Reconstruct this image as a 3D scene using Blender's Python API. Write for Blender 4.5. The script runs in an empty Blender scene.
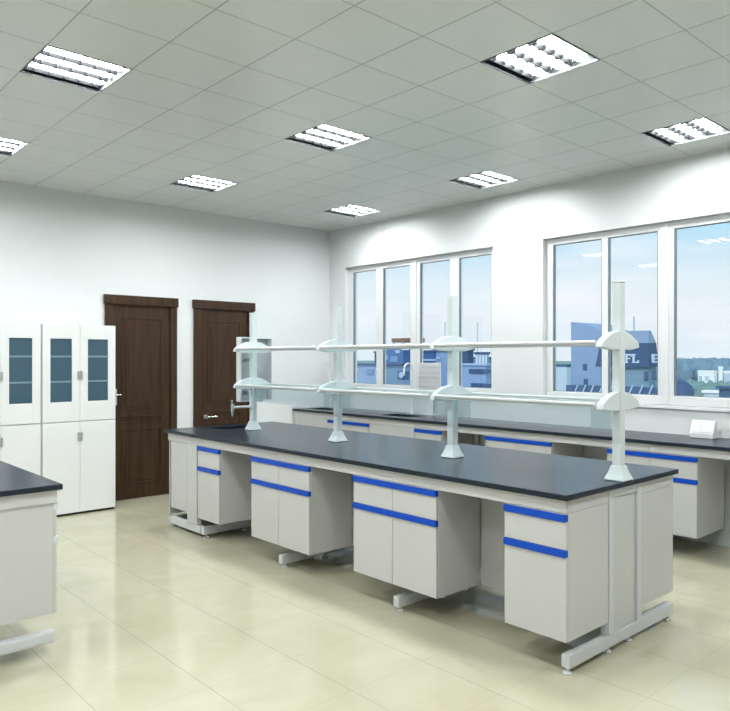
import bpy, bmesh, math, random
from mathutils import Vector, Matrix
random.seed(7)
sc = bpy.context.scene
COL = sc.collection
PI = math.pi

# ------------------------------------------------------------------ materials
def mat(name, color, rough=0.5, metal=0.0, spec=0.5, coat=0.0, emit=None, estr=0.0, noise=0.0, nscale=6.0, bump=0.0):
    m = bpy.data.materials.new(name); m.use_nodes = True
    nt = m.node_tree; b = nt.nodes['Principled BSDF']
    b.inputs['Base Color'].default_value = (*color, 1)
    b.inputs['Roughness'].default_value = rough
    b.inputs['Metallic'].default_value = metal
    b.inputs['Specular IOR Level'].default_value = spec
    b.inputs['Coat Weight'].default_value = coat
    if emit:
        b.inputs['Emission Color'].default_value = (*emit, 1)
        b.inputs['Emission Strength'].default_value = estr
    if noise > 0:
        tc = nt.nodes.new('ShaderNodeTexCoord'); n = nt.nodes.new('ShaderNodeTexNoise')
        n.inputs['Scale'].default_value = nscale; n.inputs['Detail'].default_value = 5
        nt.links.new(tc.outputs['Object'], n.inputs['Vector'])
        r = nt.nodes.new('ShaderNodeMapRange')
        r.inputs['To Min'].default_value = 1 - noise; r.inputs['To Max'].default_value = 1 + noise
        nt.links.new(n.outputs['Fac'], r.inputs['Value'])
        v = nt.nodes.new('ShaderNodeVectorMath'); v.operation = 'SCALE'
        v.inputs[0].default_value = color
        nt.links.new(r.outputs['Result'], v.inputs['Scale'])
        nt.links.new(v.outputs['Vector'], b.inputs['Base Color'])
        if bump > 0:
            bp = nt.nodes.new('ShaderNodeBump'); bp.inputs['Strength'].default_value = bump
            nt.links.new(n.outputs['Fac'], bp.inputs['Height']); nt.links.new(bp.outputs['Normal'], b.inputs['Normal'])
    return m

def grid_mat(name, color, color2, line, px, py, ox, oy, w, rough, lx=1.0, ly=1.0, vein=0.0, coat=0.0, spec=.5, metal=0.0):
    """square tiles with joints, veining from noise"""
    m = mat(name, color, rough, coat=coat, spec=spec, metal=metal); nt = m.node_tree; N = nt.nodes; Lk = nt.links
    b = N['Principled BSDF']
    tc = N.new('ShaderNodeTexCoord'); sp = N.new('ShaderNodeSeparateXYZ'); Lk.new(tc.outputs['Object'], sp.inputs[0])
    def joint(out, p, o, k):
        a = N.new('ShaderNodeMath'); a.operation = 'SUBTRACT'; Lk.new(out, a.inputs[0]); a.inputs[1].default_value = o - 0.5 * p
        d = N.new('ShaderNodeMath'); d.operation = 'DIVIDE'; Lk.new(a.outputs[0], d.inputs[0]); d.inputs[1].default_value = p
        f = N.new('ShaderNodeMath'); f.operation = 'FRACT'; Lk.new(d.outputs[0], f.inputs[0])
        s = N.new('ShaderNodeMath'); s.operation = 'SUBTRACT'; Lk.new(f.outputs[0], s.inputs[0]); s.inputs[1].default_value = .5
        ab = N.new('ShaderNodeMath'); ab.operation = 'ABSOLUTE'; Lk.new(s.outputs[0], ab.inputs[0])
        l = N.new('ShaderNodeMath'); l.operation = 'LESS_THAN'; Lk.new(ab.outputs[0], l.inputs[0]); l.inputs[1].default_value = w / p / 2
        mu = N.new('ShaderNodeMath'); mu.operation = 'MULTIPLY'; Lk.new(l.outputs[0], mu.inputs[0]); mu.inputs[1].default_value = k
        return mu.outputs[0]
    jx = joint(sp.outputs['X'], px, ox, lx); jy = joint(sp.outputs['Y'], py, oy, ly)
    mx = N.new('ShaderNodeMath'); mx.operation = 'MAXIMUM'; Lk.new(jx, mx.inputs[0]); Lk.new(jy, mx.inputs[1])
    n = N.new('ShaderNodeTexNoise'); n.inputs['Scale'].default_value = 2.2; n.inputs['Detail'].default_value = 7
    n.inputs['Distortion'].default_value = 1.4
    Lk.new(tc.outputs['Object'], n.inputs['Vector'])
    cr = N.new('ShaderNodeMapRange'); cr.inputs['From Min'].default_value = .35; cr.inputs['From Max'].default_value = .65
    Lk.new(n.outputs['Fac'], cr.inputs['Value'])
    m1 = N.new('ShaderNodeMix'); m1.data_type = 'RGBA'
    m1.inputs['A'].default_value = (*color, 1); m1.inputs['B'].default_value = (*color2, 1)
    Lk.new(cr.outputs['Result'], m1.inputs['Factor'])
    m2 = N.new('ShaderNodeMix'); m2.data_type = 'RGBA'; m2.inputs['B'].default_value = (*line, 1)
    Lk.new(m1.outputs['Result'], m2.inputs['A']); Lk.new(mx.outputs[0], m2.inputs['Factor'])
    Lk.new(m2.outputs['Result'], b.inputs['Base Color'])
    return m

def wood_mat(name, c1, c2, rough):
    m = mat(name, c1, rough, spec=.3); nt = m.node_tree; N = nt.nodes; Lk = nt.links
    tc = N.new('ShaderNodeTexCoord'); mp = N.new('ShaderNodeMapping'); mp.inputs['Scale'].default_value = (14, 14, .9)
    n = N.new('ShaderNodeTexNoise'); n.inputs['Scale'].default_value = 2.0; n.inputs['Detail'].default_value = 6; n.inputs['Distortion'].default_value = .6
    Lk.new(tc.outputs['Object'], mp.inputs[0]); Lk.new(mp.outputs[0], n.inputs['Vector'])
    cr = N.new('ShaderNodeMapRange'); cr.inputs['From Min'].default_value = .3; cr.inputs['From Max'].default_value = .7
    Lk.new(n.outputs['Fac'], cr.inputs['Value'])
    mx = N.new('ShaderNodeMix'); mx.data_type = 'RGBA'; mx.inputs['A'].default_value = (*c1, 1); mx.inputs['B'].default_value = (*c2, 1)
    Lk.new(cr.outputs['Result'], mx.inputs['Factor']); Lk.new(mx.outputs['Result'], N['Principled BSDF'].inputs['Base Color'])
    return m

def glass_mat(name, tint, refl_rough=0.0, body=0.0, body_col=(.8, .9, .95), ior=1.45):
    m = bpy.data.materials.new(name); m.use_nodes = True
    nt = m.node_tree; nt.nodes.clear(); N = nt.nodes; Lk = nt.links
    out = N.new('ShaderNodeOutputMaterial'); t = N.new('ShaderNodeBsdfTransparent'); t.inputs[0].default_value = (*tint, 1)
    g = N.new('ShaderNodeBsdfGlossy'); g.inputs['Roughness'].default_value = refl_rough
    lw = N.new('ShaderNodeLayerWeight'); lw.inputs['Blend'].default_value = .5
    pw = N.new('ShaderNodeMath'); pw.operation = 'POWER'; Lk.new(lw.outputs['Facing'], pw.inputs[0]); pw.inputs[1].default_value = 5
    f0 = ((ior - 1) / (ior + 1)) ** 2
    fr = N.new('ShaderNodeMapRange'); Lk.new(pw.outputs[0], fr.inputs['Value']); fr.inputs['To Min'].default_value = f0; fr.inputs['To Max'].default_value = .9
    mx = N.new('ShaderNodeMixShader'); Lk.new(fr.outputs[0], mx.inputs[0])
    if body > 0:
        d = N.new('ShaderNodeBsdfDiffuse'); d.inputs[0].default_value = (*body_col, 1)
        m0 = N.new('ShaderNodeMixShader'); m0.inputs[0].default_value = body
        Lk.new(t.outputs[0], m0.inputs[1]); Lk.new(d.outputs[0], m0.inputs[2]); Lk.new(m0.outputs[0], mx.inputs[1])
    else:
        Lk.new(t.outputs[0], mx.inputs[1])
    Lk.new(g.outputs[0], mx.inputs[2]); Lk.new(mx.outputs[0], out.inputs[0])
    return m

M = {}
M['wall'] = mat('wall_paint', (.88, .905, .91), .6, noise=.01)
M['ceiling'] = grid_mat('ceiling_panel', (.90, .93, .91), (.92, .95, .93), (.48, .52, .50), .463, .463, 3.088, 2.003, .008, .3, 1, .8, spec=.5, metal=0.0)
M['floor'] = grid_mat('floor_tile', (.575, .55, .395), (.625, .60, .445), (.43, .41, .30), .457, .457, 2.055, 2.82, .005, .09, .9, .4, spec=.5)
M['white'] = mat('cabinet_laminate', (.69, .69, .675), .32)
M['tallwhite'] = mat('tall_cabinet_steel', (.93, .95, .94), .35)
M['steel'] = mat('powder_coated_steel', (.74, .77, .78), .35)
M['blue'] = mat('blue_handle_strip', (.006, .085, .60), .4, spec=.25)
M['slab'] = mat('phenolic_worktop', (.020, .030, .043), .27, spec=.22, noise=.08, nscale=1.6)
M['slabedge'] = mat('sink_resin', (.02, .025, .032), .3)
M['wood'] = wood_mat('dark_walnut', (.030, .0135, .006), (.066, .033, .015), .45)
M['chrome'] = mat('chrome', (.75, .77, .78), .2, metal=1.0)
M['silver'] = mat('brushed_handle', (.55, .57, .58), .35, metal=.6)
M['black'] = mat('plinth_black', (.02, .02, .022), .6)  # plain black of the tall cabinet plinths
M['plastic'] = mat('white_plastic', (.84, .87, .88), .35)
M['rack'] = mat('rack_aluminium', (.77, .85, .87), .3)
M['tube'] = mat('light_strip', (1, 1, 1), .5, emit=(.97, 1.0, 1.01), estr=79.0)
M['louver'] = mat('louver_aluminium', (.014, .0155, .017), .5, spec=.15)
M['housing'] = mat('lamp_housing', (.022, .024, .026), .5, spec=.15)
M['lampframe'] = mat('lamp_frame', (.07, .075, .08), .5)
M['winframe'] = mat('window_pvc', (.92, .94, .95), .35)
M['seal'] = mat('window_gasket', (.22, .26, .29), .6)
M['pane'] = glass_mat('window_glass', (.985, .995, 1))
M['shelfglass'] = glass_mat('shelf_glass', (.88, .95, .95), .02, body=.10)
M['backglass'] = glass_mat('frosted_guard_glass', (.94, .97, .975), .1, body=.20, body_col=(.66, .74, .77), ior=1.2)
M['cabglass'] = mat('cabinet_window_glass', (.055, .115, .165), .08, spec=.6)
M['cabshelf'] = mat('cabinet_shelf_edge', (.22, .32, .39), .4)
M['peg'] = mat('grey_peg', (.55, .56, .58), .4)
M['reveal'] = mat('window_reveal_paint', (.55, .60, .62), .6)

# ------------------------------------------------------------------ helpers
class MB:
    def __init__(s): s.bm = bmesh.new()
    def box(s, x0, x1, y0, y1, z0, z1, taper=None):
        vs = [(x0, y0, z0), (x1, y0, z0), (x1, y1, z0), (x0, y1, z0), (x0, y0, z1), (x1, y0, z1), (x1, y1, z1), (x0, y1, z1)]
        v = [s.bm.verts.new(p) for p in vs]
        for f in ((3, 2, 1, 0), (4, 5, 6, 7), (0, 1, 5, 4), (1, 2, 6, 5), (2, 3, 7, 6), (3, 0, 4, 7)):
            s.bm.faces.new([v[i] for i in f])
        return s
    def quad(s, *pts):
        s.bm.faces.new([s.bm.verts.new(p) for p in pts]); return s
    def prism(s, pts, axis, a, b):
        """pts 2D outline extruded along axis from a to b"""
        def P(p, t):
            return {'x': (t, p[0], p[1]), 'y': (p[0], t, p[1]), 'z': (p[0], p[1], t)}[axis]
        A = [s.bm.verts.new(P(p, a)) for p in pts]; B = [s.bm.verts.new(P(p, b)) for p in pts]
        s.bm.faces.new(A[::-1]); s.bm.faces.new(B)
        n = len(pts)
        for i in range(n):
            s.bm.faces.new([A[i], A[(i + 1) % n], B[(i + 1) % n], B[i]])
        return s
    def loft(s, rings):
        R = [[s.bm.verts.new(p) for p in r] for r in rings]; n = len(R[0])
        s.bm.faces.new(R[0][::-1]); s.bm.faces.new(R[-1])
        for a, b in zip(R, R[1:]):
            for i in range(n): s.bm.faces.new([a[i], a[(i + 1) % n], b[(i + 1) % n], b[i]])
        return s
    def tube(s, path, r, seg=12):
        path = [Vector(p) for p in path]; rings = []
        up = Vector((0, 0, 1))
        for i, p in enumerate(path):
            d = (path[min(i + 1, len(path) - 1)] - path[max(i - 1, 0)]).normalized()
            a = d.cross(Vector((0, 1, 0)) if abs(d.y) < .9 else Vector((1, 0, 0))).normalized(); b = d.cross(a)
            rr = r[i] if isinstance(r, (list, tuple)) else r
            rings.append([tuple(p + a * math.cos(t * 2 * PI / seg) * rr + b * math.sin(t * 2 * PI / seg) * rr) for t in range(seg)])
        return s.loft(rings)
    def lathe(s, prof, cx=0, cy=0, seg=16):
        return s.loft([[(cx + r * math.cos(t * 2 * PI / seg), cy + r * math.sin(t * 2 * PI / seg), z) for t in range(seg)] for r, z in prof])
    def build(s, name, m, parent=None, bevel=0.0, smooth=False, shift=(0, 0, 0)):
        bmesh.ops.recalc_face_normals(s.bm, faces=s.bm.faces)
        if shift != (0, 0, 0): bmesh.ops.translate(s.bm, verts=s.bm.verts, vec=shift)
        me = bpy.data.meshes.new(name); s.bm.to_mesh(me); s.bm.free()
        me.materials.append(m)
        if smooth:
            for p in me.polygons: p.use_smooth = True
        o = bpy.data.objects.new(name, me); COL.objects.link(o)
        if parent: o.parent = parent
        if bevel > 0:
            bv = o.modifiers.new('bevel', 'BEVEL'); bv.width = bevel; bv.segments = 2; bv.limit_method = 'ANGLE'
        if smooth:
            try:
                es = o.modifiers.new('split', 'EDGE_SPLIT'); es.split_angle = math.radians(40)
            except Exception: pass
        return o

def tag(o, label, cat, group=None, kind=None):
    o['label'] = label; o['category'] = cat
    if group: o['group'] = group
    if kind: o['kind'] = kind
    return o
def thing(name, loc, label, cat, group=None, kind=None, rz=0):
    o = bpy.data.objects.new(name, None); COL.objects.link(o); o.location = loc; o.rotation_euler = (0, 0, rz)
    o.empty_display_size = .1
    return tag(o, label, cat, group, kind)
def copy_tree(o, parent=None):
    c = o.copy(); COL.objects.link(c); c.parent = parent
    for ch in o.children: copy_tree(ch, c)
    return c
def neg(t): return (-t[0], -t[1], -t[2])

# ------------------------------------------------------------------ camera
cam = bpy.data.cameras.new('camera'); co = bpy.data.objects.new('camera', cam); COL.objects.link(co)
cam.sensor_width = 36; cam.sensor_fit = 'HORIZONTAL'
cam.lens = 704 / 730 * 36
cam.shift_y = (357.8 - 355.5) / 730
cam.clip_end = 8000
co.location = (0, 0, 1.48); co.rotation_euler = (PI / 2, 0, -math.radians(42.1))
sc.camera = co

# ------------------------------------------------------------------ room shell
XL, XR, YF, YB, HC = -2.47, 5.80, -2.6, 7.11, 3.12
def struct(o, label, cat): return tag(o, label, cat, kind='structure')
b = MB(); b.box(XL - .2, XR + .25, YF - .2, YB + .2, -.2, 0)
struct(b.build('floor', M['floor']), 'glossy cream stone tile floor', 'floor')
# ceiling with lamp openings
PX = .463
lampx = [3.088 - 8 * PX, 3.088 - 4 * PX, 3.088, 3.088 + 4 * PX]
lampy = [2.003 - 4 * PX, 2.003, 2.003 + 4 * PX, 2.003 + 8 * PX]
b = MB()
xs = sorted([XL, XR] + lampx + [x + PX for x in lampx]); ys = sorted([YF, YB] + lampy + [y + PX for y in lampy])
for i in range(len(xs) - 1):
    for j in range(len(ys) - 1):
        if any(abs(xs[i] - lx) < .01 for lx in lampx) and any(abs(ys[j] - ly) < .01 for ly in lampy): continue
        b.box(xs[i], xs[i + 1], ys[j], ys[j + 1], HC, HC + .02)
struct(b.build('ceiling', M['ceiling']), 'grey-green suspended metal panel ceiling', 'ceiling')
b = MB(); b.box(XL - .2, XR + .25, YF - .2, YB + .2, HC + .18, HC + .3)
struct(b.build('ceiling_slab', M['wall']), 'concrete roof slab above the ceiling panels', 'ceiling')
b = MB(); b.box(XL - .2, XR + .25, YB, YB + .2, 0, HC + .2)
struct(b.build('wall_back', M['wall']), 'pale grey-white wall behind the doors and tall cabinets', 'wall')
b = MB(); b.box(XL - .2, XL, YF, YB, 0, HC + .2)
struct(b.build('wall_left', M['wall']), 'white wall on the left, outside the picture', 'wall')
b = MB(); b.box(XL - .2, XR + .25, YF - .2, YF, 0, HC + .2)
struct(b.build('wall_front', M['wall']), 'white wall behind the viewer', 'wall')
WZ0, WZ1 = 1.085, 2.62
WIN = [(1.55, 3.87), (4.47, 6.79)]
WT = .20
b = MB()
b.box(XR, XR + WT, YF, YB, 0, WZ0); b.box(XR, XR + WT, YF, YB, WZ1, HC + .2)
b.box(XR, XR + WT, YF, 1.55, WZ0, WZ1); b.box(XR, XR + WT, 3.87, 4.47, WZ0, WZ1); b.box(XR, XR + WT, 6.79, YB, WZ0, WZ1)
struct(b.build('wall_right', M['wall']), 'white window wall behind the long wall bench', 'wall')

# windows: frame at x 5.85-5.91
def window(name, y0, y1, panes, label):
    fx0, fx1 = XR + .055, XR + .115
    w = thing(name, (fx0, (y0 + y1) / 2, WZ0), label, 'window', kind='structure'); s = neg(w.location)
    b = MB()
    zi0, zi1 = WZ0 + .075, WZ1 - .062
    # vertical members between panes
    edges = [y0] + [v for p in panes for v in p] + [y1]
    for k in range(0, len(edges), 2):
        b.box(fx0, fx1, edges[k], edges[k + 1], zi0, zi1)
    b.box(fx0, fx1, y0, y1, WZ0, zi0); b.box(fx0, fx1, y0, y1, zi1, WZ1)
    b.build('window_frame', M['winframe'], w, .004, shift=s)
    cy = (panes[1][1] + panes[2][0]) / 2
    c = MB(); c.box(fx0 - .012, fx0 - .0005, cy - .028, cy + .028, WZ0 + .002, WZ1 - .002)
    c.build('center_mullion', M['winframe'], w, .003, shift=s)
    for (a, d) in panes:
        g = MB(); g.box(fx0 + .03, fx0 + .036, a - .001, d + .001, zi0 - .001, zi1 + .001)
        g.build('pane', M['pane'], w, shift=s)
        q = MB(); t = .010
        q.box(fx0 + .012, fx0 + .029, a, a + t, zi0, zi1); q.box(fx0 + .004, fx0 + .029, d - .014, d, zi0, zi1)
        q.box(fx0 + .012, fx0 + .029, a + t, d - t, zi0, zi0 + t * .6); q.box(fx0 + .012, fx0 + .029, a + t, d - t, zi1 - t * .6, zi1)
        q.build('gasket', M['seal'], w, shift=s)
    l = MB(); l.box(XR - .02, fx0 - .013, y0 - .02, y1 + .02, WZ0 - .03, WZ0)
    l.build('window_sill', M['winframe'], w, .004, shift=s)
    return w
window('window_1', 4.47, 6.79, [(4.530, 4.969), (5.097, 5.548), (5.699, 6.161), (6.276, 6.704)], 'white four-pane window nearest the room corner')
window('window_2', 1.55, 3.87, [(1.63, 2.10), (2.17, 2.634), (2.77, 3.229), (3.288, 3.798)], 'wide white window at the right of the picture, above the socket box')
# doors in the back wall
def door(name, x0, x1, label, hx, hz, flip):
    d = thing(name, ((x0 + x1) / 2, YB - .001, 0), label, 'door', kind='structure'); s = neg(d.location)
    fw = .078; yf = YB - .03
    b = MB()
    b.box(x0, x0 + fw, yf, YB - .001, 0, 2.03); b.box(x1 - fw, x1, yf, YB - .001, 0, 2.03)
    b.box(x0 - .012, x1 + .012, yf - .012, YB - .001, 2.03, 2.128)
    b.build('door_frame', M['wood'], d, .004, shift=s)
    lx0, lx1 = x0 + fw, x1 - fw; yl = YB - .008
    b = MB(); b.box(lx0, lx1, yl, YB - .001, .005, 2.03)
    def molding(a0, a1, z0, z1):
        t = .012
        for (p, q, r, u) in ((a0, a1, z0, z0 + t), (a0, a1, z1 - t, z1), (a0, a0 + t, z0 + t, z1 - t), (a1 - t, a1, z0 + t, z1 - t)):
            b.box(p, q, yl - .007, yl, r, u)
        b.box(a0 + .035, a1 - .035, yl - .006, yl, z0 + .035, z1 - .035)
    molding(lx0 + .10, lx1 - .10, .94, 1.90); molding(lx0 + .10, lx1 - .10, .80, .87); molding(lx0 + .10, lx1 - .10, .16, .73)
    b.build('door_leaf', M['wood'], d, .003, shift=s)
    b = MB(); b.box(hx - .02, hx + .02, yl - .014, yl - .008, hz - (.11 if flip else .02), hz + (.06 if flip else .02))
    pl = b.build('handle_plate', M['silver'], d, .002, shift=s)
    b = MB(); b.tube([(hx, yl - .014, hz), (hx, yl - .055, hz), (hx + .012, yl - .062, hz), (hx + (.045 if flip else .12), yl - .062, hz)], .009)
    b.build('door_handle', M['chrome'], d, smooth=True, shift=s)
door('door_1', 2.843, 3.634, 'dark brown wooden door next to the white tall cabinets', 2.945, 1.10, True)
door('door_2', 3.84, 4.625, 'dark brown wooden door nearer the room corner, partly behind the rack', 3.985, .815, False)

# ------------------------------------------------------------------ ceiling lamps
def make_lamp():
    t = thing('ceiling_lamp', (0, 0, 0), 'x', 'ceiling light', 'recessed louvre lights in the ceiling')
    h = PX / 2; w = .007
    b = MB()
    for (p, q, r, u) in ((-h, h, -h, -h + w), (-h, h, h - w, h), (-h, -h + w, -h + w, h - w), (h - w, h, -h + w, h - w)):
        b.box(p, q, r, u, -.004, .008)
    b.build('lamp_frame', M['lampframe'], t)
    b = MB(); a = h - .004
    b.box(-a, a, -a, a, .088, .094)
    b.box(-a, -a + .004, -a, a, .008, .088); b.box(a - .004, a, -a, a, .008, .088)
    b.box(-a + .004, a - .004, -a, -a + .004, .008, .088); b.box(-a + .004, a - .004, a - .004, a, .008, .088)
    b.build('housing', M['housing'], t)
    for k, y in enumerate((-.135, .0, .135)):
        b = MB()
        pts = [(y + .031 * math.cos(q), .026 - .012 * math.sin(q)) for q in [i * PI / 6 for i in range(7)]]
        pts += [(y - .031, .040), (y + .031, .040)]
        b.prism(pts, 'x', -.205, .205)
        b.build('light_strip', M['tube'], t)
    for y in (-.068, .068, .195):
        b = MB(); b.prism([(y - .004, .008), (y + .004, .008), (y + .026 if y < .1 else y + .01, .06), (y - .026, .06)], 'x', -.211, .211)
        for i in range(5):
            x = -.17 + i * .085
            b.box(x - .0025, x + .0025, y - .03, min(y + .03, .21), .0085, .03)
        b.build('louver', M['louver'], t)
    return t
lamp0 = make_lamp()
vis = {(1, 2): 'large louvre light at upper left, nearest above the tall cabinets', (1, 3): 'louvre light cut by the left edge of the picture',
       (2, 1): 'large louvre light at upper middle, above the near end of the island', (2, 2): 'louvre light in the middle of the ceiling, second from upper-middle one',
       (2, 3): 'small louvre light nearest above the two doors', (3, 1): 'louvre light at far right by the wide window',
       (3, 2): 'louvre light above the wall between the two windows', (3, 3): 'smallest louvre light nearest the room corner'}
first = True
for i, lx in enumerate(lampx):
    for j, ly in enumerate(lampy):
        o = lamp0 if first else copy_tree(lamp0); first = False
        o.location = (lx + PX / 2, ly + PX / 2, HC)
        o['label'] = vis.get((i, j), 'louvre ceiling light beside or behind the viewer, outside the picture')

# ------------------------------------------------------------------ cabinets (local: front faces -x, origin at front bottom centre)
def make_cabinet(name, loc, width, nd, depth, label, group, z0=.16, ztop=.757, rz=0, h1=.735, h2=.57, hm='blue', hp=.010):
    t = thing(name, (loc[0], loc[1], z0), label, 'cabinet', group, rz=rz)
    w = width / 2; ft = .018; H = ztop - z0
    b = MB(); b.box(ft, depth, -w, w, 0, H)
    b.build('body', M['white'], t, .0015)
    g = .0015; seams = [-w + k * width / nd for k in range(nd + 1)]
    zh1 = h1 - z0; zh2 = h2 - z0; hh = .017
    for k in range(nd):
        a, c = seams[k] + g, seams[k + 1] - g
        b = MB(); b.box(0, ft - .001, a, c, zh2 + hh + .001, zh1 - hh); b.box(0, ft - .001, a, c, zh1 + hh, H - .001) if zh1 + hh < H - .004 else None
        dr = b.build('drawer', M['white'], t, .0015)
        b = MB(); b.box(-hp, ft - .001, a - g, c + g, zh1 - hh + .0005, zh1 + hh - .0005)
        b.build('handle', M[hm], dr, .003)
        b = MB(); b.box(0, ft - .001, a, c, .001, zh2 - hh)
        do = b.build('door', M['white'], t, .0015)
        b = MB(); b.box(-hp, ft - .001, a - g, c + g, zh2 - hh + .0005, zh2 + hh - .0005)
        b.build('handle', M[hm], do, .003)
    return t
XF = 2.87
G1 = 'hanging cabinets of the island bench'
def island_cab(y0, y1, nd, label, **k):
    return make_cabinet('base_cabinet', (XF, (y0 + y1) / 2), y1 - y0, nd, .38, label, G1, **k)
island_cab(4.892, 5.235, 1, 'narrow white island cabinet with blue handle strips at the sink end')
island_cab(3.731, 4.432, 2, 'double white island cabinet with blue strips, second from the sink end')
island_cab(2.594, 3.282, 2, 'double white island cabinet with blue strips, nearer one in the middle of the picture')
island_cab(1.79, 2.14, 1, 'single white island cabinet with blue strips at the near end of the island')
make_cabinet('base_cabinet', (3.972, 1.965), .35, 1, .38, 'white island cabinet on the window side, seen only by its end panel', G1, rz=PI, hm='white', hp=.001)
# sink cabinet at the far end
t = thing('sink_cabinet', (XF, 5.59, .17), 'plain white panelled cabinet below the island sink', 'cabinet'); s = neg(t.location)
b = MB()
b.box(XF + .02, 3.95, 5.425, 5.435, .17, .755); b.box(XF + .02, 3.95, 5.705, 5.715, .17, .755)
b.box(XF + .02, 3.95, 5.435, 5.705, .17, .18); b.box(3.94, 3.95, 5.435, 5.705, .18, .755)
b.build('body', M['white'], t, .001, shift=s)
b = MB(); b.box(XF + .004, XF + .019, 5.428, 5.715, .175, .753); b.build('access_panel', M['white'], t, .002, shift=s)

# ------------------------------------------------------------------ island frame
t = thing('bench_frame', (3.42, 3.77, 0), 'white steel support frame with foot beams under the island', 'bench frame'); s = neg(t.location)
def foot_mb():
    b = MB(); b.lathe([(.020, 0), (.022, .006), (.018, .012), (.007, .014), (.007, .034)]); return b
footsrc = None
def add_feet(parent, pts):
    global footsrc
    for p in pts:
        if footsrc is None:
            o = foot_mb().build('foot', M['plastic'], parent, smooth=True); footsrc = o
        else:
            o = footsrc.copy(); COL.objects.link(o); o.parent = parent
        o.location = p
for k, y in enumerate((1.79, 2.893, 4.05, 5.15, 5.721)):
    b = MB(); y1 = y + .045
    b.box(2.90 if k == 0 else XF + .008, 3.97, y, y1, .030, .092)
    if k == 0:
        b.box(3.255, 3.295, y - .004, y1, .092, .82); b.box(3.548, 3.59, y - .004, y1, .092, .82)
    else:
        b.box(3.27, 3.30, y, y1, .092, .82); b.box(3.55, 3.58, y, y1, .092, .82)
    b.box(3.30, 3.55, y, y1, .78, .82)
    lf = b.build('leg_frame', M['steel'], t, .003, shift=s)
    add_feet(lf, [(x + s[0], y + .022 + s[1], 0) for x in (XF + .045, 3.277, 3.49, 3.935)])
b = MB(); b.box(XF + .008, XF + .045, 5.215, 5.719, .030, .092); b.build('foot_rail', M['plastic'], t, .003, shift=s)
b = MB(); b.box(XF + .001, XF + .045, 5.255, 5.42, .093, .756); b.build('upright_post', M['white'], t, .002, shift=s)
b = MB(); b.box(3.297, 3.546, 1.800, 1.83, .094, .779); b.build('end_panel', M['white'], t, .001, shift=s)
segs = [1.79, 2.938, 4.08, 5.253]
for a, c in zip(segs, segs[1:]):
    b = MB(); b.box(XF - .001, XF + .018, a + .001, c - .001, .759, .821); b.build('apron_panel', M['white'], t, .001, shift=s)
b = MB(); b.box(3.955, 3.973, 1.79, 5.765, .759, .821); b.build('apron_panel', M['white'], t, .001, shift=s)
b = MB(); b.box(XF + .02, 3.253, 1.79, 1.80, .759, .821); b.build('apron_panel', M['white'], t, .001, shift=s)
b = MB(); b.box(3.592, 3.954, 1.79, 1.80, .759, .821); b.build('apron_panel', M['white'], t, .001, shift=s)
b = MB(); b.box(XF + .019, 3.954, 5.767, 5.78, .1, .821); b.build('end_panel', M['white'], t, .001, shift=s)
b = MB(); b.box(XF, XF + .019, 5.255, 5.765, .757, .821); b.build('apron_panel', M['white'], t, .001, shift=s)
for a, c in ((2.145, 2.59), (3.286, 3.728), (4.436, 4.888)):
    b = MB(); b.box(3.251, 3.265, a, c, .16, .82); b.build('back_panel', M['white'], t, .001, shift=s)
b = MB(); b.box(3.555, 3.575, 1.84, 5.42, .16, .77); b.build('back_panel', M['white'], t, .001, shift=s)

# worktops with sink cut-outs
def slab_with_holes(x0, x1, y0, y1, z0, z1, holes):
    bm = bmesh.new()
    xs = sorted({x0, x1, *[h[0] for h in holes], *[h[1] for h in holes]}); ys = sorted({y0, y1, *[h[2] for h in holes], *[h[3] for h in holes]})
    V = {}
    def v(x, y, z):
        k = (x, y, z)
        if k not in V: V[k] = bm.verts.new(k)
        return V[k]
    def inside(x, y):
        if not (x0 < x < x1 and y0 < y < y1): return False
        return not any(h[0] < x < h[1] and h[2] < y < h[3] for h in holes)
    for i in range(len(xs) - 1):
        for j in range(len(ys) - 1):
            cx, cy = (xs[i] + xs[i + 1]) / 2, (ys[j] + ys[j + 1]) / 2
            if not inside(cx, cy): continue
            A, B, C_, D = (xs[i], ys[j]), (xs[i + 1], ys[j]), (xs[i + 1], ys[j + 1]), (xs[i], ys[j + 1])
            bm.faces.new([v(*p, z1) for p in (A, B, C_, D)]); bm.faces.new([v(*p, z0) for p in (D, C_, B, A)])
            nx = [(i and (xs[i - 1] + xs[i]) / 2, cy) if i else (x0 - 1, cy)]
            nb = {(A, B): (cx, (ys[j - 1] + ys[j]) / 2 if j else y0 - 1), (B, C_): ((xs[i + 1] + xs[i + 2]) / 2 if i + 2 < len(xs) else x1 + 1, cy),
                  (C_, D): (cx, (ys[j + 1] + ys[j + 2]) / 2 if j + 2 < len(ys) else y1 + 1), (D, A): ((xs[i - 1] + xs[i]) / 2 if i else x0 - 1, cy)}
            for (p, q), c in nb.items():
                if not inside(*c): bm.faces.new([v(*p, z0), v(*q, z0), v(*q, z1), v(*p, z1)])
    m = MB(); m.bm.free(); m.bm = bm; return m
def sink(x0, x1, y0, y1, label, depth=.22, top=.821):
    t = thing('sink', ((x0 + x1) / 2, (y0 + y1) / 2, top - depth), label, 'sink', 'black resin sinks'); s = neg(t.location); b = MB(); w = .012
    zb = top - depth
    b.box(x0 - w, x1 + w, y0 - w, y1 + w, zb, zb + w)
    b.box(x0 - w, x0, y0 - w, y1 + w, zb + w, top); b.box(x1, x1 + w, y0 - w, y1 + w, zb + w, top)
    b.box(x0, x1, y0 - w, y0, zb + w, top); b.box(x0, x1, y1, y1 + w, zb + w, top)
    b.build('basin', M['slabedge'], t, shift=s)
    b = MB(); b.lathe([(.028, zb + w), (.028, zb + w + .004), (.012, zb + w + .005)], (x0 + x1) / 2, (y0 + y1) / 2); b.build('drain', M['chrome'], t, smooth=True, shift=s)
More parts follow.
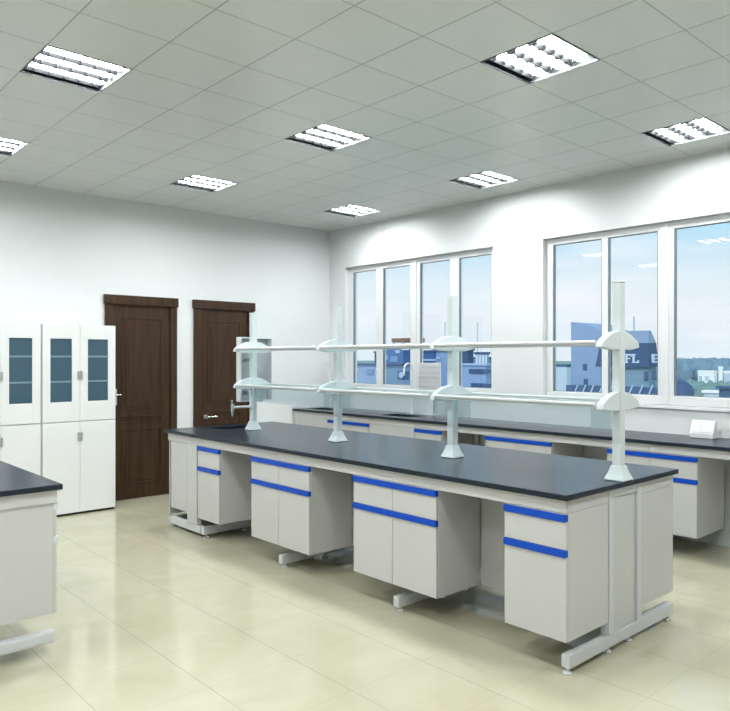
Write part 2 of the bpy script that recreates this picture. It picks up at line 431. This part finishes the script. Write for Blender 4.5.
slab_with_holes(2.84, 3.995, 1.768, 5.785, .8225, .85, [(3.22, 3.60, 5.44, 5.70)]).build('worktop', M['slab'], bevel=.004)
tag(bpy.data.objects['worktop'], 'long dark grey worktop of the island bench', 'worktop')
sink(3.22, 3.60, 5.44, 5.70, 'black sink sunk in the far left end of the island worktop')

# ------------------------------------------------------------------ reagent rack
RX = 3.41; PY = [1.82, 2.945, 4.08, 5.235]; Z1, Z2 = 1.243, 1.555
t = thing('reagent_rack', (RX, 3.56, .85), 'pale metal rack with four posts and two glass shelves on the island', 'rack'); s = neg(t.location)
for k, y in enumerate(PY):
    b = MB(); b.box(RX - .026, RX + .026, y - .024, y + .024, .92, 1.865)
    po = b.build('post', M['rack'], t, .006, shift=s)
    b = MB(); rings = []
    for (a, z) in ((.056, .851), (.055, .858), (.043, .885), (.036, .905), (.031, .925)):
        rings.append([(RX - a, y - a * .95, z), (RX + a, y - a * .95, z), (RX + a, y + a * .95, z), (RX - a, y + a * .95, z)])
    b.loft(rings); b.build('post_base', M['rack'], po, .004, shift=s)
    b = MB(); b.box(RX - .027, RX + .027, y - .025, y + .025, 1.866, 1.874); b.build('post_cap', M['plastic'], po, .002, shift=s)
    for z in (Z1, Z2):
        b = MB()
        pts = [(RX - .195, z - .022), (RX - .185, z + .006), (RX - .160, z + .022), (RX - .125, z + .040), (RX - .080, z + .056), (RX - .03, z + .062),
               (RX + .03, z + .062), (RX + .075, z + .054), (RX + .110, z + .040), (RX + .145, z + .022), (RX + .178, z + .008), (RX + .185, z - .022), (RX + .10, z - .034), (RX - .10, z - .034)]
        b.prism(pts, 'y', y - .020, y + .020)
        b.build('bracket', M['rack'], t, .004, shift=s)
for a, c in zip(PY, PY[1:]):
    for z in (Z1, Z2):
        b = MB(); b.box(RX - .19, RX + .17, a + .026, c - .026, z - .006, z + .003)
        b.build('glass_shelf', M['shelfglass'], t, shift=s)
        for x in (RX - .193, RX + .18):
            b = MB(); b.tube([(x, a + .022, z + .004), (x, c - .022, z + .004)], .0095); b.build('shelf_rail', M['chrome' if False else 'plastic'], t, smooth=True, shift=s)
            b = MB(); b.box(x - .006, x + .006, a + .022, c - .022, z - .012, z - .0055); b.build('rail_lip', M['silver'], t, shift=s)
    b = MB(); b.box(RX - .004, RX + .004, a + .026, c - .026, 1.095, Z1 - .012)
    b.build('guard_panel', M['backglass'], t, shift=s)
# small translucent socket plates beside the posts
for k, y in enumerate(PY):
    for sgn in (-1, 1):
        if (k == 0 and sgn < 0) or (k == 3 and sgn > 0): continue
        b = MB(); yy = y + sgn * .095; b.box(RX - .018, RX - .0055, yy - .055, yy + .055, 1.10, Z1 - .03)
        b.build('socket_plate', M['backglass'], t, .002, shift=s)

# white end board with rim
t = thing('drying_board', (3.52, 5.42, 1.09), 'shallow white board fixed behind the far post of the rack', 'drying board'); s = neg(t.location)
b = MB(); b.box(3.362, 3.678, 5.405, 5.417, 1.10, 1.652); b.build('board', mat('board_grey', (.50, .57, .61), .4), t, shift=s)
b = MB(); 
for (p, q, r, u) in ((3.35, 3.362, 1.09, 1.664), (3.678, 3.69, 1.09, 1.664), (3.362, 3.678, 1.652, 1.664), (3.362, 3.678, 1.09, 1.10)):
    b.box(p, q, 5.345, 5.417, r, u)
b.build('rim', M['plastic'], t, .002, shift=s)
b = MB(); b.box(3.42, 3.44, 5.26, 5.404, 1.15, 1.18); b.build('clip', M['silver'], t, shift=s)
b = MB(); b.box(3.42, 3.44, 5.26, 5.404, 1.45, 1.48); b.build('clip', M['silver'], t, shift=s)

# tap at the island sink
t = thing('water_tap', (3.384, 5.235, 1.055), 'small chrome lever tap on the far rack post above the sink', 'tap'); s = neg(t.location)
b = MB(); b.tube([(3.384, 5.235, 1.055), (3.20, 5.235, 1.055)], .011); b.tube([(3.384, 5.235, 1.055), (3.374, 5.235, 1.055)], .02)
b.build('body', M['plastic'], t, smooth=True, shift=s)
b = MB(); b.tube([(3.20, 5.235, 1.085), (3.20, 5.235, 1.04), (3.20, 5.235, 1.0), (3.20, 5.235, .975)], [.014, .014, .009, .006]); b.build('spout', M['chrome'], t, smooth=True, shift=s)
b = MB(); b.tube([(3.20, 5.235, 1.085), (3.19, 5.235, 1.10), (3.18, 5.21, 1.115)], [.008, .007, .006]); b.build('lever', M['silver'], t, smooth=True, shift=s)

# ------------------------------------------------------------------ wall bench
slab_with_holes(5.20, 5.799, .3, 7.105, .8225, .85, [(5.34, 5.64, 6.56, 6.96), (5.34, 5.64, 5.22, 5.66)]).build('worktop', M['slab'], bevel=.004)
tag(bpy.data.objects['worktop.001'], 'dark grey worktop of the wall bench under the windows', 'worktop')
sink(5.34, 5.64, 6.56, 6.96, 'black sink in the wall bench nearest the room corner')
sink(5.34, 5.64, 5.22, 5.66, 'black sink in the wall bench before the pegged drying rack')
XB = 5.23; G2 = 'cabinets of the wall bench'
for y0, y1, nd, lab in ((5.725, 6.44, 2, 'white wall bench cabinet with blue strip, between the two wall sinks'), (4.666, 5.03, 1, 'narrow white wall bench cabinet with blue strip beside the drying rack sink'),
                        (3.409, 4.12, 2, 'double white wall bench cabinet with blue strip under the wall between the windows'), (2.183, 2.891, 2, 'double white wall bench cabinet at right, its end side in view')):
    make_cabinet('base_cabinet', (XB, (y0 + y1) / 2), y1 - y0, nd, .50, lab, G2)
for y0, y1, lab in ((6.445, 7.09, 'plain white cabinet under the corner sink of the wall bench'), (5.035, 5.72, 'plain white cabinet under the wall bench sink with the drying rack')):
    t = thing('sink_cabinet', (XB, (y0 + y1) / 2, .16), lab, 'cabinet'); s = neg(t.location)
    b = MB()
    b.box(XB + .019, XB + .50, y0, y0 + .018, .16, .757); b.box(XB + .019, XB + .50, y1 - .018, y1, .16, .757)
    b.box(XB + .019, XB + .50, y0 + .018, y1 - .018, .16, .178); b.box(XB + .482, XB + .50, y0 + .018, y1 - .018, .178, .757)
    b.build('body', M['white'], t, .001, shift=s)
    b = MB(); b.box(XB, XB + .018, y0 + .001, y1 - .001, .16, .757); b.build('front_panel', M['white'], t, .001, shift=s)
t = thing('bench_frame', (5.5, 3.7, 0), 'white steel frame carrying the wall bench under the windows', 'bench frame'); s = neg(t.location)
for y in (.32, 2.60, 3.70, 4.62, 7.055):
    b = MB(); b.box(XB + .12, 5.775, y, y + .04, .03, .09); b.box(5.735, 5.775, y, y + .04, .09, .82); b.box(XB + .03, 5.735, y, y + .04, .785, .82)
    lf = b.build('leg_frame', M['steel'], t, .003, shift=s)
    add_feet(lf, [(x + s[0], y + .02 + s[1], 0) for x in (XB + .15, 5.75)])
for a, c in ((.3, 2.538), (2.538, 3.765), (3.765, 5.03), (5.03, 6.08), (6.08, 7.095)):
    b = MB(); b.box(XB - .001, XB + .018, a + .001, c - .001, .760, .821); b.build('apron_panel', M['white'], t, .001, shift=s)

def gooseneck(y, label):
    t = thing('gooseneck_tap', (5.71, y, .85), label, 'tap', 'white gooseneck taps of the wall bench'); s = neg(t.location)
    b = MB(); b.lathe([(.026, .851), (.024, .872), (.014, .885), (.012, .95)], 5.71, y); b.build('base', M['plastic'], t, smooth=True, shift=s)
    R = .062; cx = 5.71 - R; zc = 1.355
    pts = [(5.71, y, .95), (5.71, y, 1.15), (5.71, y, zc)] + [(cx + R * math.cos(a), y, zc + R * math.sin(a)) for a in [i * PI / 10 for i in range(1, 11)]] + [(cx - R - .004, y, zc - .05)]
    b = MB(); b.tube(pts, .010); b.build('neck', M['plastic'], t, smooth=True, shift=s)
    b = MB(); b.tube([(cx - R - .004, y, zc - .05), (cx - R - .005, y, zc - .075)], [.012, .008]); b.build('nozzle', M['plastic'], t, smooth=True, shift=s)
    b = MB(); b.tube([(5.71, y, .93), (5.71, y - .05, .935)], .007); b.build('lever', M['plastic'], t, smooth=True, shift=s)
gooseneck(6.98, 'white gooseneck tap seen between the far rack posts, near the corner')
gooseneck(5.53, 'white gooseneck tap just left of the pegged drying rack')

t = thing('drying_rack', (5.745, 5.29, .85), 'upright white board with rows of pegs standing before the window', 'drying rack'); s = neg(t.location)
b = MB(); b.box(5.74, 5.755, 5.13, 5.455, 1.06, 1.425); b.build('board', mat('rack_board', (.70, .72, .74), .4), t, .003, shift=s)
b = MB(); b.box(5.74, 5.755, 5.25, 5.33, .862, 1.06); b.box(5.70, 5.785, 5.2, 5.38, .851, .862); b.build('stand', M['plastic'], t, .002, shift=s)
peg0 = None
for i in range(6):
    for j in range(6):
        if peg0 is None:
            b = MB(); b.tube([(0, 0, 0), (-.035, 0, .012)], [.005, .004], 8); o = b.build('peg', M['peg'], t); peg0 = o
        else:
            o = peg0.copy(); COL.objects.link(o); o.parent = t
        o.location = (5.739 + s[0], 5.16 + i * .053 + s[1], 1.10 + j * .055 + s[2])

t = thing('socket_box', (5.69, 2.33, .85), 'white double socket box standing on the wall bench', 'socket box'); s = neg(t.location)
b = MB(); b.prism([(5.645, .851), (5.72, .851), (5.72, .985), (5.69, .985), (5.645, .885)], 'y', 2.235, 2.415); b.build('housing', M['plastic'], t, .003, shift=s)
for yy in (2.285, 2.368):
    b = MB(); n = Vector((-.912, 0, .41)) * .004
    p = [(5.6495, .895), (5.6865, .977)]
    b.prism([(p[0][0], p[0][1]), (p[1][0], p[1][1]), (p[1][0] + n.x, p[1][1] + n.z), (p[0][0] + n.x, p[0][1] + n.z)], 'y', yy - .034, yy + .034)
    fp = b.build('socket_plate', M['plastic'], t, .001, shift=s)

# ------------------------------------------------------------------ left bench
LX, LY = 1.238, 3.618
MB().box(.10, LX, LY, 6.1, .8225, .85).build('worktop', M['slab'], bevel=.004)
tag(bpy.data.objects['worktop.002'], 'dark worktop at the left edge of the picture', 'worktop')
G3 = 'cabinets of the bench at the left edge'
make_cabinet('base_cabinet', (1.218, 3.95), .60, 1, .50, 'white cabinet with plain grey-white end panel at the left edge', G3, z0=.205, rz=PI, hm='plastic')
make_cabinet('base_cabinet', (.13, 3.95), .60, 1, .50, 'white cabinet on the hidden side of the left bench', G3, z0=.205, hm='plastic')
make_cabinet('base_cabinet', (1.218, 5.2), .70, 2, .50, 'white cabinet further back under the left bench', G3, z0=.205, rz=PI, hm='plastic')
t = thing('bench_frame', (.67, 4.85, 0), 'white steel frame with foot beam under the left bench', 'bench frame'); s = neg(t.location)
for y in (3.651, 4.9, 6.02):
    b = MB(); b.box(.12, 1.212, y, y + .05, .055, .118)
    b.box(.645, .71, y, y + .045, .118, .82)
    lf = b.build('leg_frame', M['steel'], t, .012, shift=s)
    for x in (.2, .85):
        o = footsrc.copy(); COL.objects.link(o); o.parent = lf; o.location = (x + s[0], y + .03 + s[1], 0); o.scale = (1, 1, 1.65)
b = MB(); b.box(.14, 1.217, 3.640, 3.649, .757, .821); b.build('apron_panel', M['white'], t, shift=s)
b = MB(); b.box(1.20, 1.217, 3.65, 6.07, .760, .821); b.build('apron_panel', M['white'], t, shift=s)
b = MB(); b.box(.632, .644, 4.27, 4.88, .2, .8); b.build('back_panel', M['white'], t, shift=s)

# ------------------------------------------------------------------ tall cabinets
def tall(x0, x1, label, xm=None):
    Y0, Y1, Ht = 6.75, 7.095, 1.795
    t = thing('tall_cabinet', ((x0 + x1) / 2, (Y0 + Y1) / 2, 0), label, 'cabinet', 'tall cabinets along the back wall'); s = neg(t.location)
    b = MB(); b.box(x0 + .001, x1 - .001, Y0 + .02, Y1, .02, Ht - .002); b.build('body', M['tallwhite'], t, .002, shift=s)
    b = MB(); b.box(x0 + .01, x1 - .01, Y0 + .025, Y1 - .01, 0, .02); b.build('plinth', M['black'], t, shift=s)
    xm = (x0 + x1) / 2 if xm is None else xm
    for (a, c, side) in ((x0 + .006, xm - .0015, 1), (xm + .0015, x1 - .006, -1)):
        for lo in (True, False):
            z0, z1 = (.024, .876) if lo else (.884, Ht - .004)
            b = MB()
            if lo: b.box(a, c, Y0, Y0 + .019, z0, z1)
            else:
                ww = .195; mid = (a + c) / 2 + (-.002 if side > 0 else 0); wa, wc = mid - ww / 2, mid + ww / 2; wz0, wz1 = 1.068, 1.658
                b.box(a, wa, Y0, Y0 + .019, z0, z1); b.box(wc, c, Y0, Y0 + .019, z0, z1)
                b.box(wa, wc, Y0, Y0 + .019, z0, wz0); b.box(wa, wc, Y0, Y0 + .019, wz1, z1)
            d = b.build('door', M['tallwhite'], t, .001, shift=s)
            if not lo:
                g = MB(); g.box(wa, wc, Y0 + .008, Y0 + .018, wz0, wz1); g.build('glass', M['cabglass'], d, shift=s)
                for zz in (1.257, 1.492):
                    g = MB(); g.box(wa, wc, Y0 + .004, Y0 + .0075, zz - .008, zz + .008); g.build('shelf_edge', M['cabshelf'], d, shift=s)
            hz = .735 if lo else 1.315; hx0, hx1 = (c - .022, c - .003) if side > 0 else (a + .003, a + .022)
            g = MB(); g.box(hx0, hx1, Y0 - .012, Y0 - .0005, hz - .042, hz + .042); g.build('handle', M['silver'], d, .003, shift=s)
tall(2.122, 2.813, 'tall white cabinet with two glass windows, standing beside the door', 2.465)
tall(1.425, 2.118, 'tall white cabinet cut off by the left edge of the picture', 1.77)

# ------------------------------------------------------------------ outside
def blue(name, c, r=.7, n=.06, sc_=.3): return mat(name, c, r, noise=n, nscale=sc_)  # distance haze is tinted into the bluish colours below
B1 = blue('blue_facade', (.17, .28, .48)); B2 = blue('deep_blue_roof', (.045, .095, .20)); B3 = blue('pale_blue_facade', (.36, .50, .68)); B4 = blue('haze_tinted_facade', (.50, .60, .70))
B5 = mat('white_facade', (.85, .85, .84), .7); B6 = blue('brown_slab', (.22, .12, .09)); B7 = blue('light_roof_glass', (.20, .28, .40))
ground = MB(); ground.box(30, 6000, -3000, 6000, -31, -30)
gm = mat('ground_fields', (.18, .27, .28), .9, noise=.35, nscale=.01)
struct(ground.build('ground', gm), 'hazy blue-green land reaching to the horizon', 'ground')
def P3(u, v, D):
    "point on the plane x = D seen in direction (u, v)"
    a = (u - 365) / 704; sy, cy = math.sin(math.radians(42.1)), math.cos(math.radians(42.1))
    rx, ry, rz = sy + cy * a, cy - sy * a, (357.8 - v) / 704
    return (D, D * ry / rx, 1.48 + D * rz / rx)
def bld(name, D, dep, u0, u1, v, m, label, cat='building', zb=-30, wins=None, wm=None):
    ya, yb = P3(u1, v, D)[1], P3(u0, v, D)[1]; dep = min(dep, .4 * (yb - ya)); ya = P3(u1, v, D + dep)[1]; z = P3((u0 + u1) / 2, v, D)[2]
    t = thing(name, (D, (ya + yb) / 2, zb), label, cat); s = neg(t.location)
    b = MB(); b.box(D, D + dep, ya, yb, zb, z); b.build('walls', m, t, shift=s)
    b = MB(); b.box(D - .3, D + dep + .3, ya - .3, yb + .3, z, z + D * .0035); b.build('roof', wm or B2, t, shift=s)
    for (a, c, r0, r1, wmm) in (wins or []):
        p, q = P3(c, r1, D), P3(a, r0, D)
        b = MB(); b.box(D - .35, D - .01, p[1], q[1], p[2], q[2]); b.build('window_band', wmm, t, shift=s)
    return t
# office tower with curved top
D = 260; p = [P3(u, v, D) for u, v in ((571, 322), (577, 322.5), (584, 324), (590, 326), (597, 329), (604, 333))]
t = thing('office_tower', (D, p[2][1], -30), 'blue tower with sloping curved top outside the wide window', 'building'); s = neg(t.location)
b = MB(); b.prism([(q[1], q[2]) for q in p] + [(p[-1][1], -30), (p[0][1], -30)], 'x', D, D + 25); b.build('walls', blue('tower_glass', (.24, .34, .53)), t, shift=s)
for (u, v) in ((585, 367), (586, 382)):
    q = P3(u, v, D); b = MB(); b.box(D - .3, D - .02, q[1] - .9, q[1] + .9, q[2] - 1.3, q[2] + 1.3); b.build('window', B2, t, shift=s)
# mansard building with letters
D = 200
t = thing('mansard_building', (D + 12, 103, -30), 'dark blue mansard-roofed building with white letters outside the wide window', 'building'); s = neg(t.location)
yL, yR = P3(596, 360, D)[1], P3(649, 360, D)[1]; zE, zK, zT = P3(630, 367, D)[2], P3(630, 343, D)[2], P3(630, 330.5, D)[2]
def foot(inset, z):
    i = inset; c = 6.0
    return [(D + i, yL - i, z), (D + i, yR + i * .5, z), (D + c + i * .3, yR + .05 + i * .85, z), (D + 26 - i, yR + 12 + i, z), (D + 26 - i, yL + 8 - i, z)]
b = MB(); b.loft([foot(1.0, -30), foot(1.0, zE)]); b.build('walls', blue('stone_grey_blue', (.20, .30, .40)), t, shift=s)
b = MB(); b.loft([foot(-.2, zE), foot(-.1, zE + .4), foot(.9, zK)]); b.build('mansard_roof', blue('slate_blue', (.032, .078, .175)), t, shift=s)
b = MB(); b.loft([foot(.9, zK), foot(3.2, zT)]); b.build('upper_roof', B7, t, shift=s)
b = MB(); q = P3(625.5, 316, D); b.box(D + 5, D + 5.35, q[1] - .17, q[1] + .17, zT - .5, q[2]); b.build('mast', B3, t, shift=s)
LM = mat('sign_letters', (.62, .74, .86), .5)
def letter(ch, u0, u1, v0, v1, xo=0, Dx=D, skew=0):
    a, c = P3(u0, v1, Dx), P3(u1, v0, Dx); y0, y1, z0, z1 = a[1], c[1], a[2], c[2]; w = (y1 - y0); h = z1 - z0
    X = lambda f: y0 + w * f
    st = []
    st.append((.12, .36, 0, 1))
    if ch in 'EF': st += [(.36, 1, .84, 1), (.36, .8, .44, .58), (.85, 1, .7, .84)]
    if ch in 'EL': st += [(.36, 1, 0, .15), (.85, 1, .15, .32)]
    st += [(0, .12, 0, .1), (0, .12, .9, 1)]
    if ch in 'FL': st += [(.36, .5, 0, .1)]
    if ch == 'L': st += [(.36, .5, .9, 1)]
    b = MB()
    for (p0, p1, r0, r1) in st:
        ya, yb = sorted((X(p0), X(p1))); zc = z0 + h * (r0 + r1) / 2
        b.box(Dx + xo - .3, Dx + xo + .4, ya, yb, z0 + h * r0, z0 + h * r1)
    b.build('letter', LM, t, shift=s)
letter('F', 625.3, 631.6, 354, 363); letter('L', 632.2, 638.9, 354, 363)
# partial letter on the chamfered face
p0 = Vector(foot(.35, 0)[1]); p1 = Vector(foot(.35, 0)[2]); dvec = (p1 - p0)
b = MB(); za, zb_ = P3(650, 363, D)[2], P3(650, 354, D)[2]
nrm = Vector((-dvec.y, dvec.x, 0)).normalized();
if nrm.y > 0: nrm = -nrm
def slabface(f0, f1, z0, z1):
    a, c = p0 + dvec * f0, p0 + dvec * f1
    o1, o2 = nrm * .45, -nrm * .3
    b.loft([[tuple(a + o1 + Vector((0, 0, z0))), tuple(c + o1 + Vector((0, 0, z0))), tuple(c + o2 + Vector((0, 0, z0))), tuple(a + o2 + Vector((0, 0, z0)))],
            [tuple(a + o1 + Vector((0, 0, z1))), tuple(c + o1 + Vector((0, 0, z1))), tuple(c + o2 + Vector((0, 0, z1))), tuple(a + o2 + Vector((0, 0, z1)))]])
hh = zb_ - za
slabface(.3, .48, za, zb_); slabface(.48, .95, zb_ - .2 * hh, zb_); slabface(.48, .85, za + .42 * hh, za + .58 * hh); slabface(.48, .95, za, za + .2 * hh)
b.build('letter', LM, t, shift=s)
for u in (645, 653, 610):
    q = P3(u, 372, D); b = MB(); b.box(D + .55, D + .98, q[1] - .6, q[1] + .6, q[2] - 2.4, q[2] + .2); b.build('window', B2, t, shift=s)
# near roof terrace with slanted fins
D = 60
t = thing('roof_terrace', (D, 32, -30), 'dark roof edge with slanted white fins below the lettered building', 'building'); s = neg(t.location)
ya, yb, zt = P3(662, 388, D)[1], P3(566, 388, D)[1], P3(610, 386.5, D)[2]
b = MB(); b.box(D, D + 2, ya, yb, -30, zt); b.build('parapet', B2, t, shift=s)
for u in (575, 583, 591, 600, 610, 620, 630, 640, 650):
    q = P3(u, 398, D); q2 = P3(u + 3.2, 385, D)
    b = MB(); b.tube([(D - .5, q[1], q[2]), (D - .08, q2[1], q2[2])], .06, 6); b.build('fin', B3, t, shift=s)
bld('low_building', 320, 60, 545, 574, 366.5, B4, 'low pale hazy building left of the blue tower')
# right-hand pane
q = P3(681, 381, 60)
t = MB(); t.lathe([(1.05, q[2] - 6), (1.1, q[2] - 1.3)] + [(1.1 * math.cos(a), q[2] - 1.3 + 1.3 * math.sin(a)) for a in [i * PI / 16 for i in range(1, 8)]] + [(.05, q[2])], 62, q[1] * 62 / 60, 24)
t.lathe([(.8, -30), (.8, q[2] - 5.9)], 62, q[1] * 62 / 60, 12)
tag(t.build('blue_dome', blue('dome_blue', (.035, .075, .18)), smooth=True), 'dark blue rounded dome low in the right-hand pane', 'dome')
bld('white_building', 700, 60, 698, 717, 373, B5, 'long flat white building among the trees', wins=[(699, 702, 376, 381, B3), (705, 709, 376, 381, B4)], wm=B5)
bld('white_tower', 690, 15, 718.5, 723, 369, B5, 'short white tower rising beside the flat white building', wm=B5)
bld('pale_building', 650, 60, 724, 740, 373.5, B4, 'pale building cut by the right edge of the picture', wm=B5)
bld('grey_hall', 90, 20, 719, 745, 389, B2, 'dark flat roof at the lower right of the wide window', zb=-30, wm=B2)
bld('white_hall', 120, 25, 704, 722, 393, B4, 'low pale roof below the flat white building', zb=-30, wm=B5)
# forest: stuff
def forest(name, n, xr, ur, size, m, label):
    b = MB(); ico = bmesh.new(); bmesh.ops.create_icosphere(ico, subdivisions=2, radius=1)
    base = [v.co.copy() for v in ico.verts]; fc = [[v.index for v in f.verts] for f in ico.faces]; ico.free()
    for i in range(n):
        D = random.uniform(*xr); u = random.uniform(*ur); p = P3(u, 370, D)
        r = size * random.uniform(.7, 1.4); hz = size * random.uniform(.9, 1.8)
        vs = [b.bm.verts.new((D + v.x * r * random.uniform(.85, 1.15), p[1] + v.y * r * random.uniform(.85, 1.15), -30 + hz * .45 + v.z * hz * random.uniform(.9, 1.1))) for v in base]
        for f in fc: b.bm.faces.new([vs[k] for k in f])
    o = b.build(name, m); tag(o, label, 'trees', kind='stuff')
forest('forest', 900, (900, 2600), (640, 760), 12, blue('tree_far', (.15, .25, .33), .9, .3, .02), 'hazy blue-green woodland along the horizon in the wide window')
forest('tree_cluster', 170, (480, 625), (668, 745), 5, blue('tree_near', (.16, .26, .25), .9, .3, .05), 'greener trees in front of the flat white building')
# city outside the corner window
bld('flat_roof_building', 90, 30, 340, 413, 365.5, blue('fac_a', (.24, .35, .52)), 'low blue building filling the bottom of the two left panes', wins=[(367, 374, 369, 374, B1), (399, 409, 371, 380, B2)])
q = P3(356.5, 369.5, 90)
t = bpy.data.objects['flat_roof_building']
b = MB(); b.box(89.4, 89.98, q[1] - .45, q[1] + .45, q[2] - .35, q[2] + .3); b.build('white_sign', B5, t, shift=neg(t.location))
b = MB(); b.tube([(89.5, P3(404, 375, 90)[1], P3(404, 375, 90)[2]), (89.2, P3(404, 375, 90)[1], P3(404, 375, 90)[2])], .55, 20); b.build('round_window', B3, t, shift=neg(t.location))
bld('apartment_block', 150, 30, 384, 416, 347.5, blue('fac_b', (.06, .15, .36)), 'dark blue block in the second pane, below the brown slab', wins=[(391, 398, 356, 362, B1), (385, 388, 355, 360, B3), (396, 400, 350, 353, B3), (402, 409, 348, 350, B5)])
q0, q1 = P3(391.5, 338.5, 152), P3(411, 342, 152)
t = thing('roof_pavilion', (155, (q0[1] + q1[1]) / 2, P3(400, 347, 150)[2] + .3), 'flat brown slab on thin columns above the dark blue block', 'roof'); s = neg(t.location)
b = MB(); b.box(152, 158, q1[1], q0[1], q1[2], q0[2]); b.build('slab', B6, t, shift=s)
b = MB()
for yy in (q1[1] + .4, (q0[1] + q1[1]) / 2, q0[1] - .4): b.box(152.4, 152.9, yy - .15, yy + .15, P3(400, 347, 150)[2] + .5, q1[2])
b.build('column', B5, t, shift=s)
bld('thin_chimney', 200, 3, 374.5, 377, 353, B2, 'slim dark chimney at the edge of the leftmost pane', 'chimney')
bld('dark_roof_building', 170, 25, 418, 442, 352, blue('fac_c', (.05, .12, .31)), 'building with dark blue roof in the third pane', wins=[(419, 440, 359, 361, B3), (419, 426, 363, 366, B1)], wm=B2)
bld('blue_block', 120, 20, 436, 462, 351.5, blue('fac_d', (.17, .28, .50)), 'mid-blue block behind the middle rack post', wins=[(437, 441, 357, 359, B3), (437, 440, 370, 371.5, B3), (437, 440, 376, 377.5, B3)])
bld('long_office_block', 110, 30, 455, 500, 365.5, blue('fac_e', (.26, .38, .60)), 'long blue office block with dark window band in the fourth pane', wins=[(470, 499, 369, 373.5, B2), (472, 499, 383, 388, B2)], wm=B3)
bld('stepped_tower', 190, 20, 475, 489, 354, blue('fac_f', (.30, .46, .66)), 'pale ribbed block standing above the long office block', wins=[(477, 478, 355, 364, B5), (480, 481, 355, 364, B5), (483, 484, 355, 364, B5), (486, 487, 355, 364, B5)])
bld('dark_block', 150, 15, 457, 473.5, 350.5, B2, 'small dark blue block right of the middle rack post', wm=B2)
bld('distant_block', 230, 20, 472, 496, 359, B1, 'low blue block at the right end of the corner window')
AM = mat('mast_grey', (.55, .6, .64), .6)
for (u, v0, v1, D, lab) in ((445, 322, 356, 190, 'thin lattice mast left of the middle rack post'), (477.5, 323, 354, 215, 'thin lattice mast right of the middle rack post')):
    q = P3(u, v0, D); b = MB(); b.tube([(D, q[1], -30), (D, q[1], q[2])], .24, 6)
    for k in range(5):
        z = q[2] - .4 - k * 1.1; b.box(D - .05, D + .05, q[1] - .45 + .1 * (k % 2), q[1] + .45, z, z + .15)
    tag(b.build('radio_mast', AM), lab, 'mast', 'radio masts in the city view')

# ------------------------------------------------------------------ light and sky
sun = bpy.data.lights.new('sun', 'SUN'); sun.energy = 2.2; sun.angle = math.radians(1); sun.color = (1, .98, .95)
so = bpy.data.objects.new('sun', sun); COL.objects.link(so); so.location = (-10, -5, 30)
so.rotation_euler = Vector((-.8, -.35, .65)).to_track_quat('Z', 'Y').to_euler()

W = bpy.data.worlds.new('sky'); sc.world = W; W.use_nodes = True
nt = W.node_tree; N = nt.nodes; Lk = nt.links
bg = N['Background']; bg.inputs['Strength'].default_value = 1.0
tc = N.new('ShaderNodeTexCoord'); sp = N.new('ShaderNodeSeparateXYZ'); Lk.new(tc.outputs['Generated'], sp.inputs[0])
ramp = N.new('ShaderNodeValToRGB'); Lk.new(sp.outputs['Z'], ramp.inputs[0])
cr = ramp.color_ramp; cr.elements[0].position = 0.0; cr.elements[0].color = (.80, .90, .97, 1)
cr.elements[1].position = .34; cr.elements[1].color = (.45, .80, 1.02, 1)
e = cr.elements.new(.06); e.color = (.88, .94, 1.0, 1)
e = cr.elements.new(.105); e.color = (.82, .93, 1.0, 1)
e = cr.elements.new(.17); e.color = (.50, .81, 1.0, 1)
mp = N.new('ShaderNodeMapping'); mp.inputs['Scale'].default_value = (2.2, 2.2, 9); Lk.new(tc.outputs['Generated'], mp.inputs[0])
n = N.new('ShaderNodeTexNoise'); n.inputs['Scale'].default_value = 1.7; n.inputs['Detail'].default_value = 6; n.inputs['Roughness'].default_value = .55
Lk.new(mp.outputs[0], n.inputs['Vector'])
mr = N.new('ShaderNodeMapRange'); mr.inputs['From Min'].default_value = .47; mr.inputs['From Max'].default_value = .74; Lk.new(n.outputs['Fac'], mr.inputs['Value'])
mx = N.new('ShaderNodeMix'); mx.data_type = 'RGBA'; mx.inputs['B'].default_value = (1.0, 1.02, 1.06, 1)
Lk.new(mr.outputs['Result'], mx.inputs['Factor']); Lk.new(ramp.outputs['Color'], mx.inputs['A'])
Lk.new(mx.outputs['Result'], bg.inputs['Color'])

sc.view_settings.view_transform = 'Standard'; sc.view_settings.look = 'None'
sc.view_settings.exposure = 0.0; sc.view_settings.gamma = 1.0; sc.view_settings.use_curve_mapping = False
sc.cycles.use_denoising = True
sc.cycles.max_bounces = 10; sc.cycles.diffuse_bounces = 2; sc.cycles.transparent_max_bounces = 16
sc.cycles.sample_clamp_indirect = 6.0
